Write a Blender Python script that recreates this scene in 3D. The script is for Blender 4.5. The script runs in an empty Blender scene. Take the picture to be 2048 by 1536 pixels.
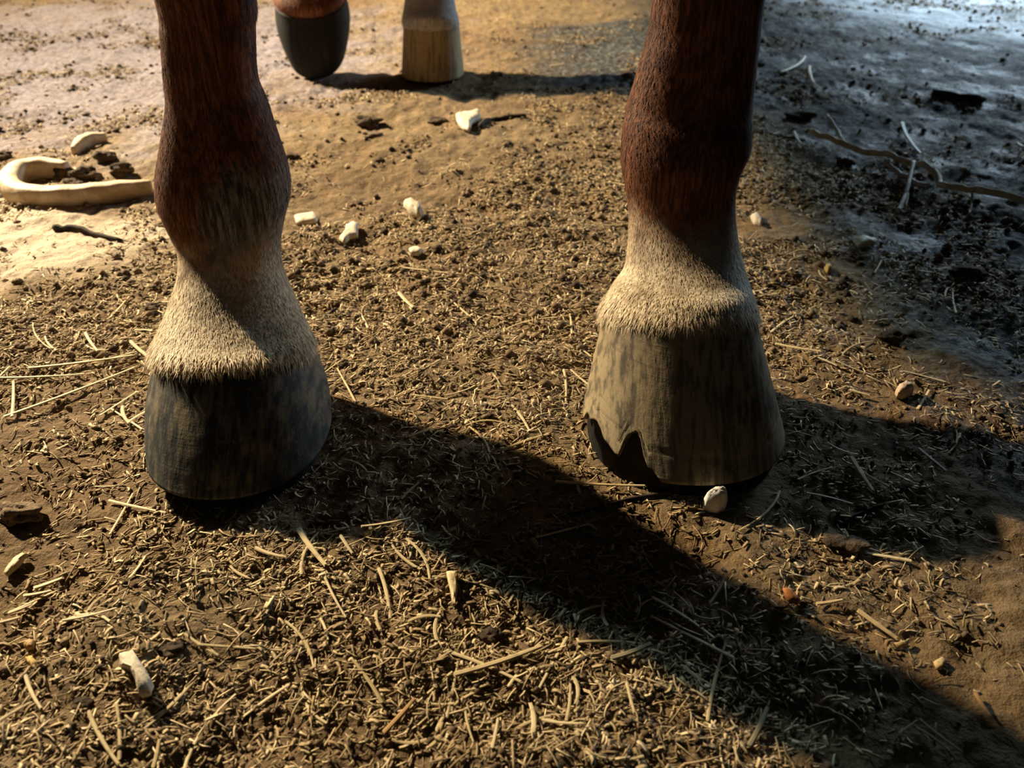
import bpy, bmesh, math, random
import numpy as np
from mathutils import Vector, Matrix, Euler

random.seed(7)
RNG = np.random.default_rng(11)
S = bpy.context.scene
COL = S.collection

# ------------------------------------------------------------------ camera, world, lights, exposure
F = 1650.0                      # focal length in pixels of the 2048 wide frame
CAMH, PITCH = 0.40, math.radians(35.4)
cam_d = bpy.data.cameras.new('camera')
cam_d.sensor_fit = 'HORIZONTAL'; cam_d.sensor_width = 36.0; cam_d.lens = 36.0 * F / 2048.0
cam_d.clip_start = 0.02
cam_d.dof.use_dof = True; cam_d.dof.focus_distance = 0.60; cam_d.dof.aperture_fstop = 9.0
cam = bpy.data.objects.new('camera', cam_d); COL.objects.link(cam)
cam.location = (0, 0, CAMH); cam.rotation_euler = (math.radians(90) - PITCH, 0, 0)
S.camera = cam

S.view_settings.view_transform = 'Standard'; S.view_settings.look = 'None'
S.view_settings.exposure = 0.0; S.view_settings.gamma = 1.0
S.view_settings.use_curve_mapping = False

W = bpy.data.worlds.new('stable_dusk'); S.world = W; W.use_nodes = True
bg = W.node_tree.nodes['Background']
bg.inputs['Color'].default_value = (0.30, 0.58, 0.82, 1); bg.inputs['Strength'].default_value = 0.015

LAMP = Vector((-2.06, 2.27, 1.50))          # low shop lamp standing out of frame on the left
def spot(name, loc, axis, half, blend, power, col, r):
    l = bpy.data.lights.new(name, 'SPOT'); l.energy = power; l.color = col
    l.spot_size = math.radians(2 * half); l.spot_blend = blend; l.shadow_soft_size = r
    o = bpy.data.objects.new(name, l); COL.objects.link(o); o.location = loc
    o.rotation_euler = Vector(axis).to_track_quat('-Z', 'Y').to_euler()
    return o
AX = (0.0, 0.0, -1.0)
def batwing(o):
    """reflector that throws most of its light outwards at a low angle, like a wide flood lamp"""
    l = o.data; l.use_nodes = True; t = l.node_tree; em = t.nodes['Emission']
    tc = t.nodes.new('ShaderNodeTexCoord'); sp = t.nodes.new('ShaderNodeSeparateXYZ'); t.links.new(tc.outputs['Normal'], sp.inputs[0])
    ab = t.nodes.new('ShaderNodeMath'); ab.operation = 'ABSOLUTE'; t.links.new(sp.outputs['Z'], ab.inputs[0])
    cr = t.nodes.new('ShaderNodeValToRGB'); e = cr.color_ramp.elements
    for p, v in ((.30, .50), (.445, .54), (.51, .84), (.565, .86), (.60, 1.0), (.725, .52), (.86, .24)):
        k = e.new(p); k.color = (v, v, v, 1)
    e.remove(e[0]); e[-1].color = (.10, .10, .10, 1)
    t.links.new(ab.outputs[0], cr.inputs[0]); t.links.new(cr.outputs['Color'], em.inputs['Color'])
batwing(spot('warm_lamp', LAMP, AX, 86, 0.05, 1330.0, (1.0, 0.76, 0.47), 0.035))
batwing(spot('cool_lamp', LAMP + Vector((-0.065, -0.075, 0.0)), AX, 86, 0.05, 165.0, (0.5, 0.85, 1.0), 0.035))
a_ = bpy.data.lights.new('doorway_daylight', 'AREA'); a_.energy = 15.0; a_.color = (0.62, 0.82, 1.0)
a_.spread = math.radians(85); a_.shape = 'RECTANGLE'; a_.size = 0.7; a_.size_y = 0.5
ao = bpy.data.objects.new('doorway_daylight', a_); COL.objects.link(ao)
ao.location = (1.75, 2.85, 0.55)
ao.rotation_euler = Vector((-0.45, -0.60, -0.60)).to_track_quat('-Z', 'Y').to_euler()

# ------------------------------------------------------------------ helpers
CP, SP = math.cos(PITCH), math.sin(PITCH)
def ray(px, py):
    du, dv = (px - 1024) / F, (py - 768) / F
    return Vector((du, CP - dv * SP, -(SP + dv * CP)))
def gp(px, py, z=0.0):                       # a point of the ground
    d = ray(px, py); t = (z - CAMH) / d.z
    return Vector((d.x * t, d.y * t, z))
def at(px, py, Y):                           # a point on the upright plane at distance Y
    d = ray(px, py); t = Y / d.y
    return Vector((d.x * t, Y, CAMH + d.z * t)), t
def pxsize(px, py, n):                       # n pixels at that spot of the ground, in metres
    d = ray(px, py); return n * (-CAMH / d.z) / F

def hash2(ix, iy, seed):
    h = (ix.astype(np.int64) * 374761393 + iy.astype(np.int64) * 668265263 + seed * 974711) & 0x7fffffff
    h = ((h ^ (h >> 13)) * 1274126177) & 0x7fffffff
    return ((h ^ (h >> 16)) & 0xffff) / 65535.0
def vnoise(x, y, seed=0):
    x = np.asarray(x, float); y = np.asarray(y, float)
    ix, iy = np.floor(x), np.floor(y); fx, fy = x - ix, y - iy
    fx = fx * fx * (3 - 2 * fx); fy = fy * fy * (3 - 2 * fy)
    a, b = hash2(ix, iy, seed), hash2(ix + 1, iy, seed)
    c, d = hash2(ix, iy + 1, seed), hash2(ix + 1, iy + 1, seed)
    return (a + (b - a) * fx) * (1 - fy) + (c + (d - c) * fx) * fy - 0.5
def sstep(a, b, x):
    t = np.clip((x - a) / (b - a), 0, 1); return t * t * (3 - 2 * t)

def new_mesh(name, V, Fc, smooth=False):
    m = bpy.data.meshes.new(name); m.from_pydata([tuple(v) for v in V], [], [tuple(f) for f in Fc]); m.update()
    if smooth:
        m.polygons.foreach_set('use_smooth', [True] * len(m.polygons))
    return m
def fast_mesh(name, V, Fc, smooth=False, tint=None):
    V = np.asarray(V, np.float32); Fc = np.asarray(Fc, np.int32); k = Fc.shape[1]
    m = bpy.data.meshes.new(name)
    m.vertices.add(len(V)); m.vertices.foreach_set('co', V.ravel())
    m.loops.add(Fc.size); m.loops.foreach_set('vertex_index', Fc.ravel())
    m.polygons.add(len(Fc)); m.polygons.foreach_set('loop_start', np.arange(0, Fc.size, k, dtype=np.int32))
    if smooth: m.polygons.foreach_set('use_smooth', np.ones(len(Fc), bool))
    m.update(calc_edges=True); m.validate()
    if tint is not None:
        at_ = m.attributes.new('tint', 'FLOAT', 'POINT'); at_.data.foreach_set('value', np.asarray(tint, np.float32))
    return m
def link(name, mesh, mat=None, parent=None, loc=None):
    o = bpy.data.objects.new(name, mesh); COL.objects.link(o)
    if mat is not None: mesh.materials.clear(); mesh.materials.append(mat)
    if loc is not None: o.location = loc
    if parent is not None: o.parent = parent
    return o
def tag(o, label, cat, group=None):
    o['label'] = label; o['category'] = cat
    if group: o['group'] = group
    return o

class NT:
    def __init__(s, name):
        s.m = bpy.data.materials.new(name); s.m.use_nodes = True; s.t = s.m.node_tree
        s.b = s.t.nodes['Principled BSDF']; s.b.inputs['Specular IOR Level'].default_value = 0.25
    def n(s, kind, **kw):
        x = s.t.nodes.new(kind)
        for k, v in kw.items():
            if k in x.inputs: x.inputs[k].default_value = v
            else: setattr(x, k, v)
        return x
    def l(s, a, b): s.t.links.new(a, b)
    def pos(s, scale=(1, 1, 1)):
        g = s.n('ShaderNodeTexCoord'); mp = s.n('ShaderNodeMapping'); mp.inputs['Scale'].default_value = scale
        s.l(g.outputs['Object'], mp.inputs['Vector']); return mp.outputs['Vector']
    def noise(s, vec, scale, detail=4.0, rough=0.6):
        x = s.n('ShaderNodeTexNoise'); x.inputs['Scale'].default_value = scale
        x.inputs['Detail'].default_value = detail; x.inputs['Roughness'].default_value = rough
        s.l(vec, x.inputs['Vector']); return x.outputs['Fac']
    def ramp(s, fac, stops, mode='LINEAR'):
        x = s.n('ShaderNodeValToRGB'); x.color_ramp.interpolation = mode
        while len(x.color_ramp.elements) < len(stops): x.color_ramp.elements.new(0.5)
        for e, (p, c) in zip(x.color_ramp.elements, stops):
            e.position = p; e.color = (*c, 1) if len(c) == 3 else c
        s.l(fac, x.inputs['Fac']); return x.outputs['Color']
    def mix(s, fac, a, b, blend='MIX'):
        x = s.n('ShaderNodeMix', data_type='RGBA', blend_type=blend)
        for sock, v in ((x.inputs[0], fac), (x.inputs[6], a), (x.inputs[7], b)):
            if hasattr(v, 'is_output') or isinstance(v, bpy.types.NodeSocket): s.l(v, sock)
            else: sock.default_value = v if isinstance(v, (int, float)) else (*v, 1)
        return x.outputs[2]
    def math(s, op, a, b=0.0, c=None, clamp=False):
        x = s.n('ShaderNodeMath', operation=op, use_clamp=clamp)
        for i, v in enumerate((a, b, c)):
            if v is None: continue
            if isinstance(v, bpy.types.NodeSocket): s.l(v, x.inputs[i])
            else: x.inputs[i].default_value = v
        return x.outputs[0]
    def maprange(s, v, a, b, c=0.0, d=1.0):
        x = s.n('ShaderNodeMapRange', interpolation_type='SMOOTHSTEP')
        s.l(v, x.inputs[0])
        for i, q in enumerate((a, b, c, d)): x.inputs[i + 1].default_value = q
        return x.outputs[0]
    def attr(s, name):
        x = s.n('ShaderNodeAttribute', attribute_name=name); return x.outputs['Fac']
    def bump(s, h, strength, dist):
        x = s.n('ShaderNodeBump'); x.inputs['Strength'].default_value = strength; x.inputs['Distance'].default_value = dist
        s.l(h, x.inputs['Height']); s.l(x.outputs['Normal'], s.b.inputs['Normal'])
    def out(s, col, rough=0.9):
        if isinstance(col, bpy.types.NodeSocket): s.l(col, s.b.inputs['Base Color'])
        else: s.b.inputs['Base Color'].default_value = (*col, 1)
        if isinstance(rough, bpy.types.NodeSocket): s.l(rough, s.b.inputs['Roughness'])
        else: s.b.inputs['Roughness'].default_value = rough
        return s.m

# ------------------------------------------------------------------ materials
def blob(t, xy, cx, cy, rx, ry, lo=1.0, hi=0.0):
    """soft mask of an ellipse on the ground, 1 inside"""
    sx, sy = xy
    dx = t.math('DIVIDE', t.math('SUBTRACT', sx, cx), rx); dy = t.math('DIVIDE', t.math('SUBTRACT', sy, cy), ry)
    return t.math('SQRT', t.math('ADD', t.math('MULTIPLY', dx, dx), t.math('MULTIPLY', dy, dy)))

def make_ground_mat():
    t = NT('packed_dirt'); p = t.pos()
    sep = t.n('ShaderNodeSeparateXYZ'); t.l(p, sep.inputs[0]); X, Y = sep.outputs[0], sep.outputs[1]
    n1 = t.noise(p, 3.2, 5); n2 = t.noise(p, 26, 6, .65); n3 = t.noise(p, 130, 5, .7); n4 = t.noise(p, 9, 4)
    base = t.ramp(n1, [(.30, (.165, .100, .050)), (.52, (.225, .155, .076)), (.70, (.265, .195, .105))])
    base = t.mix(t.math('MULTIPLY', t.maprange(n2, .40, .66), .6), base, (.105, .068, .036))
    base = t.mix(t.math('MULTIPLY', t.maprange(n3, .52, .70), .5), base, (.36, .265, .150))
    base = t.mix(t.math('MULTIPLY', t.maprange(n3, .46, .30), .55), base, (.062, .040, .024))
    # pale dust strewn over the far left
    d1 = t.math('ADD', blob(t, (X, Y), -.64, .84, .34, .17), t.math('MULTIPLY', t.math('SUBTRACT', n4, .5), 1.5))
    base = t.mix(t.math('MULTIPLY', t.maprange(d1, 1.05, .45), .8), base, (.60, .50, .37))
    d2 = t.math('ADD', blob(t, (X, Y), -.80, 1.65, .62, .62), t.math('MULTIPLY', t.math('SUBTRACT', n4, .5), 1.2))
    base = t.mix(t.math('MULTIPLY', t.maprange(d2, 1.2, .5), .75), base, t.mix(t.maprange(n3, .4, .62), (.20, .185, .215), (.36, .335, .385)))
    # shade on the right painted into the soil colour, plus a damp sheen
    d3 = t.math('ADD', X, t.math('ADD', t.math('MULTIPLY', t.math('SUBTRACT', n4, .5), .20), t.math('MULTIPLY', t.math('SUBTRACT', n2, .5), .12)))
    back = t.math('MULTIPLY', t.maprange(Y, 1.28, 1.48), t.maprange(Y, 2.02, 1.86))  # band where the shadow of body and hind legs is painted further left
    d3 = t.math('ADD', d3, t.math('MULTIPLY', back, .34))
    shaded = t.maprange(d3, .30, .48)
    base = t.mix(t.math('MULTIPLY', shaded, .88), base, t.mix(t.maprange(n3, .46, .64), (.016, .018, .018), (.165, .180, .180)))
    d4 = t.math('ADD', blob(t, (X, Y), 1.15, 2.12, .50, .42), t.math('MULTIPLY', t.math('SUBTRACT', n4, .5), 1.8))  # daylight glints on the far right ground, painted as a pale patch
    base = t.mix(t.math('MULTIPLY', t.maprange(d4, 1.1, .5), .8), base, (.66, .67, .68))
    rough = t.math('SUBTRACT', .95, t.math('MULTIPLY', shaded, t.maprange(n4, .45, .62, .05, .34)))
    h = t.math('ADD', t.math('MULTIPLY', n2, .6), t.math('MULTIPLY', n3, .4))
    t.bump(h, 1.0, .009)
    return t.out(base, rough)

def make_litter_mat(name, dark, mid, light, rough=.75):
    t = NT(name); v = t.attr('tint')
    col = t.ramp(v, [(.0, dark), (.45, mid), (1.0, light)])
    p = t.pos(); n = t.noise(p, 300, 3)
    col = t.mix(t.math('MULTIPLY', t.maprange(n, .5, .7), .35), col, (.10, .065, .035))
    return t.out(col, rough)

def make_straw_mat(name, a, b, rough=.55):
    t = NT(name); info = t.n('ShaderNodeObjectInfo')
    p = t.pos((8, 900, 900)); n = t.noise(p, 1.0, 3)
    q = t.noise(t.pos(), 160, 4)
    col = t.mix(info.outputs['Random'], a, b)
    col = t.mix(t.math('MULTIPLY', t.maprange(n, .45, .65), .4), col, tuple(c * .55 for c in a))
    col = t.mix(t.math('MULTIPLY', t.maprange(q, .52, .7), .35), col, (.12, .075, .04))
    t.bump(n, .4, .0006)
    return t.out(col, rough)

def make_plain_mat(name, a, b, scale=60, rough=.8, bump=.5, dist=.002):
    t = NT(name); p = t.pos(); n = t.noise(p, scale, 5); n2 = t.noise(p, scale * 5, 4)
    col = t.mix(t.maprange(n, .35, .68), a, b)
    col = t.mix(t.math('MULTIPLY', t.maprange(n2, .55, .72), .4), col, tuple(c * .5 for c in a))
    t.bump(t.math('ADD', n, t.math('MULTIPLY', n2, .5)), bump, dist)
    return t.out(col, rough)

def coat_colour(t, p, tint=None):
    """chestnut coat with pale, dirty pasterns; positions are metres in the horse's own space"""
    sep = t.n('ShaderNodeSeparateXYZ'); t.l(p, sep.inputs[0]); X, Y, Z = sep.outputs
    streak = t.n('ShaderNodeMapping'); streak.inputs['Scale'].default_value = (420, 420, 26); t.l(p, streak.inputs['Vector'])
    ns = t.noise(streak.outputs[0], 1.0, 3); nb = t.noise(p, 34, 4); nc = t.noise(p, 12, 3)
    red = t.mix(t.maprange(ns, .36, .66), (.080, .028, .013), (.27, .105, .048))
    red = t.mix(t.math('MULTIPLY', t.maprange(nb, .48, .66), .7), red, (.055, .018, .010))
    pale = t.mix(t.maprange(ns, .36, .66), (.48, .38, .24), (.84, .72, .50))
    pale = t.mix(t.math('MULTIPLY', t.maprange(nb, .50, .68), .55), pale, (.27, .19, .11))
    grey = t.mix(t.maprange(ns, .38, .64), (.055, .050, .048), (.30, .29, .275))
    wob = t.math('ADD', t.math('MULTIPLY', t.math('SUBTRACT', nb, .5), .05), t.math('MULTIPLY', t.math('SUBTRACT', ns, .5), .05))
    zz = t.math('ADD', Z, wob)
    fore = t.math('LESS_THAN', Y, 1.0); left = t.math('LESS_THAN', X, -.04)
    top = t.math('ADD', .125, t.math('MULTIPLY', left, -.005))
    k = t.maprange(t.math('SUBTRACT', zz, top), .018, -.018)
    # grizzled grey-white hair down the front of the left fetlock
    gx = t.math('DIVIDE', t.math('SUBTRACT', X, -.193), .035); gz = t.math('DIVIDE', t.math('SUBTRACT', zz, .145), .040)
    g = t.math('ADD', t.math('MULTIPLY', gx, gx), t.math('MULTIPLY', gz, gz))
    gk = t.math('MULTIPLY', t.maprange(g, 1.5, .2), .95)
    c = t.mix(gk, red, grey)
    fr = t.mix(k, c, pale)
    # hind legs: white sock on the right one only
    hind_r = t.math('MULTIPLY', t.math('GREATER_THAN', X, -.25), t.maprange(zz, .42, .34))
    sock = t.mix(t.maprange(ns, .36, .66), (.36, .35, .33), (.62, .61, .58))
    hd = t.mix(hind_r, red, sock)
    col = t.mix(fore, hd, fr)
    if tint is not None:
        col = t.mix(tint, t.mix(.35, col, (0, 0, 0)), t.mix(1.0, col, (1.45, 1.4, 1.35), 'MULTIPLY'))
    return col, ns
def make_coat_mat():
    t = NT('chestnut_coat'); p = t.pos(); col, ns = coat_colour(t, p)
    t.bump(ns, .2, .0010); t.b.inputs['Sheen Weight'].default_value = .06
    return t.out(col, .7)
def make_hair_mat():
    t = NT('coat_hair'); p = t.pos(); col, ns = coat_colour(t, p, t.attr('tint'))
    t.b.inputs['Specular IOR Level'].default_value = .2
    return t.out(col, .65)

def make_hoof_mat(name, dark, tan, dust_bias):
    t = NT(name); p = t.pos(); s_ = t.pos((240, 60, 14)); r_ = t.pos((9, 9, 520))
    ns = t.noise(s_, 1.0, 4); nr = t.noise(r_, 1.0, 2); nb = t.noise(p, 30, 5); nf = t.noise(p, 220, 5, .7)
    dust = t.math('ADD', t.math('MULTIPLY', ns, .55), t.math('MULTIPLY', nb, .75))
    dust = t.math('ADD', dust, dust_bias)
    k = t.maprange(dust, .50, .86)
    col = t.mix(k, dark, tan)
    col = t.mix(t.math('MULTIPLY', t.maprange(ns, .52, .40), .55), col, tuple(c * .55 for c in dark))
    col = t.mix(t.math('MULTIPLY', t.maprange(nf, .56, .72), .35), col, tuple(min(1, c * 1.5) for c in tan))
    col = t.mix(t.math('MULTIPLY', t.maprange(nr, .58, .70), .35), col, dark)
    t.bump(t.math('ADD', t.math('MULTIPLY', ns, .6), t.math('ADD', t.math('MULTIPLY', nr, .25), t.math('MULTIPLY', nf, .4))), .45, .0016)
    return t.out(col, .72)

M = dict(
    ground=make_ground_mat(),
    litter=make_litter_mat('chopped_straw', (.15, .100, .050), (.37, .270, .135), (.76, .61, .36)),
    crumb=make_litter_mat('dung_crumbs', (.035, .024, .015), (.16, .110, .060), (.30, .215, .12), .9),
    straw=make_straw_mat('dry_straw', (.60, .46, .23), (.74, .60, .34)),
    straw_orange=make_straw_mat('orange_straw', (.50, .29, .10), (.50, .30, .12)),
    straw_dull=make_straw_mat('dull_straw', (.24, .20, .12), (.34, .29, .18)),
    chip=make_plain_mat('hoof_paring', (.56, .47, .33), (.80, .72, .55), 90, .6, .5, .0015),
    horn=make_plain_mat('old_horn', (.50, .38, .24), (.70, .58, .42), 55, .6, .5, .002),
    stone=make_plain_mat('white_stone', (.80, .76, .68), (.92, .89, .82), 80, .6, .4, .001),
    leaf=make_plain_mat('orange_leaf', (.42, .17, .06), (.55, .25, .09), 120, .7, .4, .001),
    yellow=make_plain_mat('yellow_chip', (.58, .38, .10), (.72, .50, .18), 120, .7, .4, .001),
    clod=make_plain_mat('dark_clod', (.040, .028, .018), (.130, .088, .050), 70, .95, 1.0, .004),
    clod_tan=make_plain_mat('tan_clod', (.15, .105, .065), (.26, .19, .12), 70, .95, 1.0, .004),
    twig=make_plain_mat('pale_bark', (.48, .43, .27), (.70, .64, .42), 60, .75, .6, .001),
    twig_white=make_plain_mat('bleached_bark', (.42, .42, .38), (.60, .60, .55), 60, .75, .6, .001),
    dark_twig=make_plain_mat('dark_bark', (.018, .013, .010), (.060, .044, .030), 60, .85, .8, .001),
    coat=make_coat_mat(), hair=make_hair_mat(),
    hoof_dark=make_hoof_mat('dark_hoof_horn', (.036, .044, .048), (.26, .205, .125), -.03),
    hoof_tan=make_hoof_mat('dusty_hoof_horn', (.085, .070, .048), (.33, .26, .15), .12),
    hoof_black=make_hoof_mat('black_hoof_horn', (.011, .010, .010), (.050, .036, .024), -.16),
    hoof_brown=make_hoof_mat('brown_hoof_horn', (.20, .15, .085), (.46, .36, .20), .18),
    hoof_sole=make_plain_mat('hoof_sole', (.012, .010, .008), (.045, .035, .025), 60, .95, .6, .003),
    board=make_plain_mat('shade_blocker_board', (.13, .10, .07), (.24, .19, .14), 14, .85, .6, .002),
    tailhair=make_plain_mat('tail_hair', (.06, .022, .010), (.12, .045, .02), 200, .6, .5, .002),
)

# ------------------------------------------------------------------ ground
HOOVES = [(-.203, .487, .066), (.130, .502, .0745), (-.343, 1.53, .052), (-.139, 1.50, .056)]
def ground_h(x, y):
    x = np.asarray(x, float); y = np.asarray(y, float)
    amp = .55 + .9 * np.clip(vnoise(x * 5, y * 5, 21) + .5, 0, 1)
    h = .010 * vnoise(x * 4.1, y * 4.1, 1) + .008 * vnoise(x * 13, y * 13, 2) * amp
    h += .0050 * vnoise(x * 38, y * 38, 3) * amp + .0034 * vnoise(x * 95, y * 95, 4) * amp + .0018 * vnoise(x * 210, y * 210, 5)
    far = sstep(1.9, 2.6, np.hypot(x, y - .6)); h += far * .02 * vnoise(x * 2, y * 2, 6)
    keep = np.ones_like(h)
    for cx, cy, r in HOOVES:
        keep = np.minimum(keep, sstep(r * .95, r * 1.6, np.hypot(x - cx, y - cy)))
    return h * keep - .001
def H(x, y): return float(ground_h(np.array([x]), np.array([y]))[0])

def spaced(lo, hi, c0, c1, fine, grow):
    out = [c0]; s = fine
    while out[-1] < hi:
        if out[-1] > c1: s *= grow
        out.append(out[-1] + s)
    s = fine; pre = [c0]
    while pre[-1] > lo:
        s *= grow; pre.append(pre[-1] - s)
    return np.array(pre[::-1][:-1] + out)
gx = spaced(-3.0, 3.6, -.55, .80, .0032, 1.018); gy = spaced(-.6, 5.0, .16, .95, .0032, 1.009)
XX, YY = np.meshgrid(gx, gy); ZZ = ground_h(XX, YY)
nx, ny = len(gx), len(gy)
idx = np.arange(nx * ny).reshape(ny, nx)
quads = np.stack([idx[:-1, :-1], idx[:-1, 1:], idx[1:, 1:], idx[1:, :-1]], -1).reshape(-1, 4)
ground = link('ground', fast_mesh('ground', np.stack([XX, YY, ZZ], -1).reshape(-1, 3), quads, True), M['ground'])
ground['kind'] = 'structure'; ground['label'] = 'packed brown dirt floor strewn with fine straw and crumbs'

# unseen board panel, added on the left between the lamp and the horse: its lower edge shades the ground on the right
blocker = bpy.data.objects.new('shade_blocker', None); COL.objects.link(blocker); blocker.location = (-.95, 2.37, 0); blocker['kind'] = 'structure'
blocker['label'] = 'unseen panel of rough boards on two posts, added to cast shade'
def slab(x0, x1, y0, y1, z0, z1, b=.004):
    bm = bmesh.new(); bmesh.ops.create_cube(bm, size=1)
    for v in bm.verts: v.co = Vector(((x0 + x1) / 2 + v.co.x * (x1 - x0), (y0 + y1) / 2 + v.co.y * (y1 - y0), (z0 + z1) / 2 + v.co.z * (z1 - z0)))
    bmesh.ops.bevel(bm, geom=bm.edges[:], offset=b, segments=1, affect='EDGES'); m = bpy.data.meshes.new('slab'); bm.to_mesh(m); bm.free(); return m
for k in range(5): link('blocker_plank', slab(-.016, .016, -.865 + .01 * (k % 2), .87, .803 + k * .17, .803 + k * .17 + .169), M['board'], blocker)
for y in (.25, .82): link('blocker_post', slab(.016, .11, y - .05, y + .05, -.05, 1.6), M['board'], blocker)

# ------------------------------------------------------------------ horse
def spline(rows, n):
    """Catmull-Rom through the ring rows (numpy array), n samples per gap"""
    R = np.asarray(rows, float); out = []
    for i in range(len(R) - 1):
        p0, p1, p2, p3 = R[max(i - 1, 0)], R[i], R[i + 1], R[min(i + 2, len(R) - 1)]
        for k in range(n):
            t = k / n
            out.append(.5 * ((2 * p1) + (p2 - p0) * t + (2 * p0 - 5 * p1 + 4 * p2 - p3) * t * t + (3 * p1 - p0 - 3 * p2 + p3) * t ** 3))
    out.append(R[-1]); return np.array(out)

def loft(rings, cap=True):
    V = [v for r in rings for v in r]; n = len(rings[0]); Fc = []
    for i in range(len(rings) - 1):
        for k in range(n):
            a, b = i * n + k, i * n + (k + 1) % n
            Fc.append((a, b, b + n, a + n))
    if cap:
        V.append(np.mean(rings[0], 0)); c0 = len(V) - 1; V.append(np.mean(rings[-1], 0)); c1 = len(V) - 1; e = (len(rings) - 1) * n
        for k in range(n):
            Fc.append((c0, (k + 1) % n, k)); Fc.append((c1, e + k, e + (k + 1) % n))
    return V, Fc

NA = 56
def leg_rings(px_rows, world_rows, groove):
    rows = []
    for py, l, r, Y, f, b, tilt in px_rows:
        c, t = at((l + r) / 2, py, Y)
        rows.append((c.x, Y, c.z, (r - l) / 2 * t / F, f, b, tilt))
    R = spline(rows + world_rows, 6); rings = []
    for x, y, z, w, f, b, tilt in R:
        ring = []
        for k in range(NA):
            th = 2 * math.pi * k / NA; c, s = math.cos(th), math.sin(th)
            d = f if s < 0 else b
            m = 1.0
            if z > .15:      # hollow between the cannon bone and the tendons, on both sides
                q = min(1, (z - .15) / .05) * groove
                for th0 in (math.radians(28), math.radians(152)):
                    m -= q * math.exp(-((th - th0) / .22) ** 2)
            px_, py_ = w * c * m, d * s * m
            ring.append((x + px_, y + py_, z - tilt * py_))
        rings.append(ring)
    return rings

L_PX = [(722, 322, 618, .531, .049, .055, .36), (705, 311, 626, .531, .055, .058, .36), (685, 311, 624, .535, .0555, .058, .33), (650, 325, 607, .546, .051, .055, .26),
        (600, 344, 584, .562, .045, .050, .2), (540, 360, 561, .577, .039, .047, .12), (490, 358, 558, .588, .038, .048, .05), (440, 337, 567, .597, .042, .055, 0),
        (392, 318, 577, .602, .046, .060, 0), (342, 316, 574, .604, .045, .058, 0), (273, 326, 554, .606, .040, .052, 0), (205, 335, 532, .608, .035, .048, 0),
        (154, 331, 513, .609, .033, .046, 0), (60, 324, 509, .61, .032, .046, 0), (0, 316, 510, .61, .032, .046, 0)]
L_W = [(-.209, .610, .36, .036, .036, .044, 0), (-.209, .605, .43, .052, .050, .050, 0), (-.208, .605, .50, .055, .052, .050, 0), (-.203, .615, .60, .052, .052, .056, 0),
       (-.190, .63, .74, .068, .075, .080, 0), (-.165, .64, .90, .085, .11, .12, 0), (-.14, .65, 1.05, .08, .11, .12, 0)]
R_PX = [(655, 1212, 1500, .553, .050, .055, .36), (630, 1202, 1512, .553, .0555, .058, .36), (608, 1206, 1508, .557, .057, .058, .33), (575, 1226, 1499, .566, .054, .055, .28),
        (540, 1249, 1489, .580, .047, .051, .2), (490, 1257, 1477, .596, .041, .048, .12), (430, 1258, 1469, .612, .039, .050, .05), (376, 1251, 1470, .622, .042, .055, 0),
        (335, 1244, 1480, .627, .046, .060, 0), (290, 1243, 1499, .630, .047, .060, 0), (240, 1249, 1503, .635, .043, .056, 0), (200, 1258, 1504, .640, .039, .053, 0),
        (103, 1287, 1515, .645, .036, .052, 0), (0, 1306, 1527, .65, .036, .052, 0)]
R_W = [(.142, .650, .36, .041, .040, .050, 0), (.142, .645, .43, .054, .050, .052, 0), (.142, .645, .50, .056, .052, .050, 0), (.137, .65, .60, .053, .052, .056, 0),
       (.125, .655, .74, .068, .075, .080, 0), (.10, .66, .90, .085, .11, .12, 0), (.07, .66, 1.05, .08, .11, .12, 0)]
# hind legs in metres: x, y, z, half width, front, back, tilt
HL_W = [(-.343, 1.521, .115, .056, .044, .048, -.40), (-.343, 1.524, .136, .0645, .0545, .056, -.42), (-.343, 1.530, .156, .057, .048, .052, -.3), (-.342, 1.534, .186, .044, .042, .046, -.1),
        (-.341, 1.535, .215, .050, .048, .056, 0), (-.341, 1.560, .255, .040, .036, .046, 0), (-.340, 1.60, .33, .032, .032, .046, 0), (-.338, 1.64, .43, .034, .036, .05, 0),
        (-.336, 1.68, .52, .046, .05, .07, 0), (-.335, 1.68, .58, .046, .055, .08, 0), (-.335, 1.64, .68, .05, .075, .08, 0), (-.33, 1.57, .82, .07, .12, .15, 0), (-.31, 1.54, .98, .09, .17, .2, 0), (-.29, 1.54, 1.12, .08, .17, .19, 0)]
HR_W = [(-.138, 1.505, .070, .044, .040, .05, .3), (-.139, 1.505, .088, .049, .045, .05, .3), (-.140, 1.520, .115, .043, .038, .045, .2), (-.141, 1.545, .16, .038, .036, .044, .1),
        (-.142, 1.565, .205, .047, .046, .056, 0), (-.143, 1.575, .25, .038, .036, .046, 0), (-.143, 1.60, .33, .032, .032, .046, 0), (-.143, 1.64, .43, .034, .036, .05, 0),
        (-.143, 1.68, .52, .046, .05, .07, 0), (-.144, 1.68, .58, .046, .055, .08, 0), (-.147, 1.64, .68, .05, .075, .08, 0), (-.155, 1.57, .82, .07, .12, .15, 0), (-.17, 1.54, .98, .09, .17, .2, 0), (-.19, 1.54, 1.12, .08, .17, .19, 0)]
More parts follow.
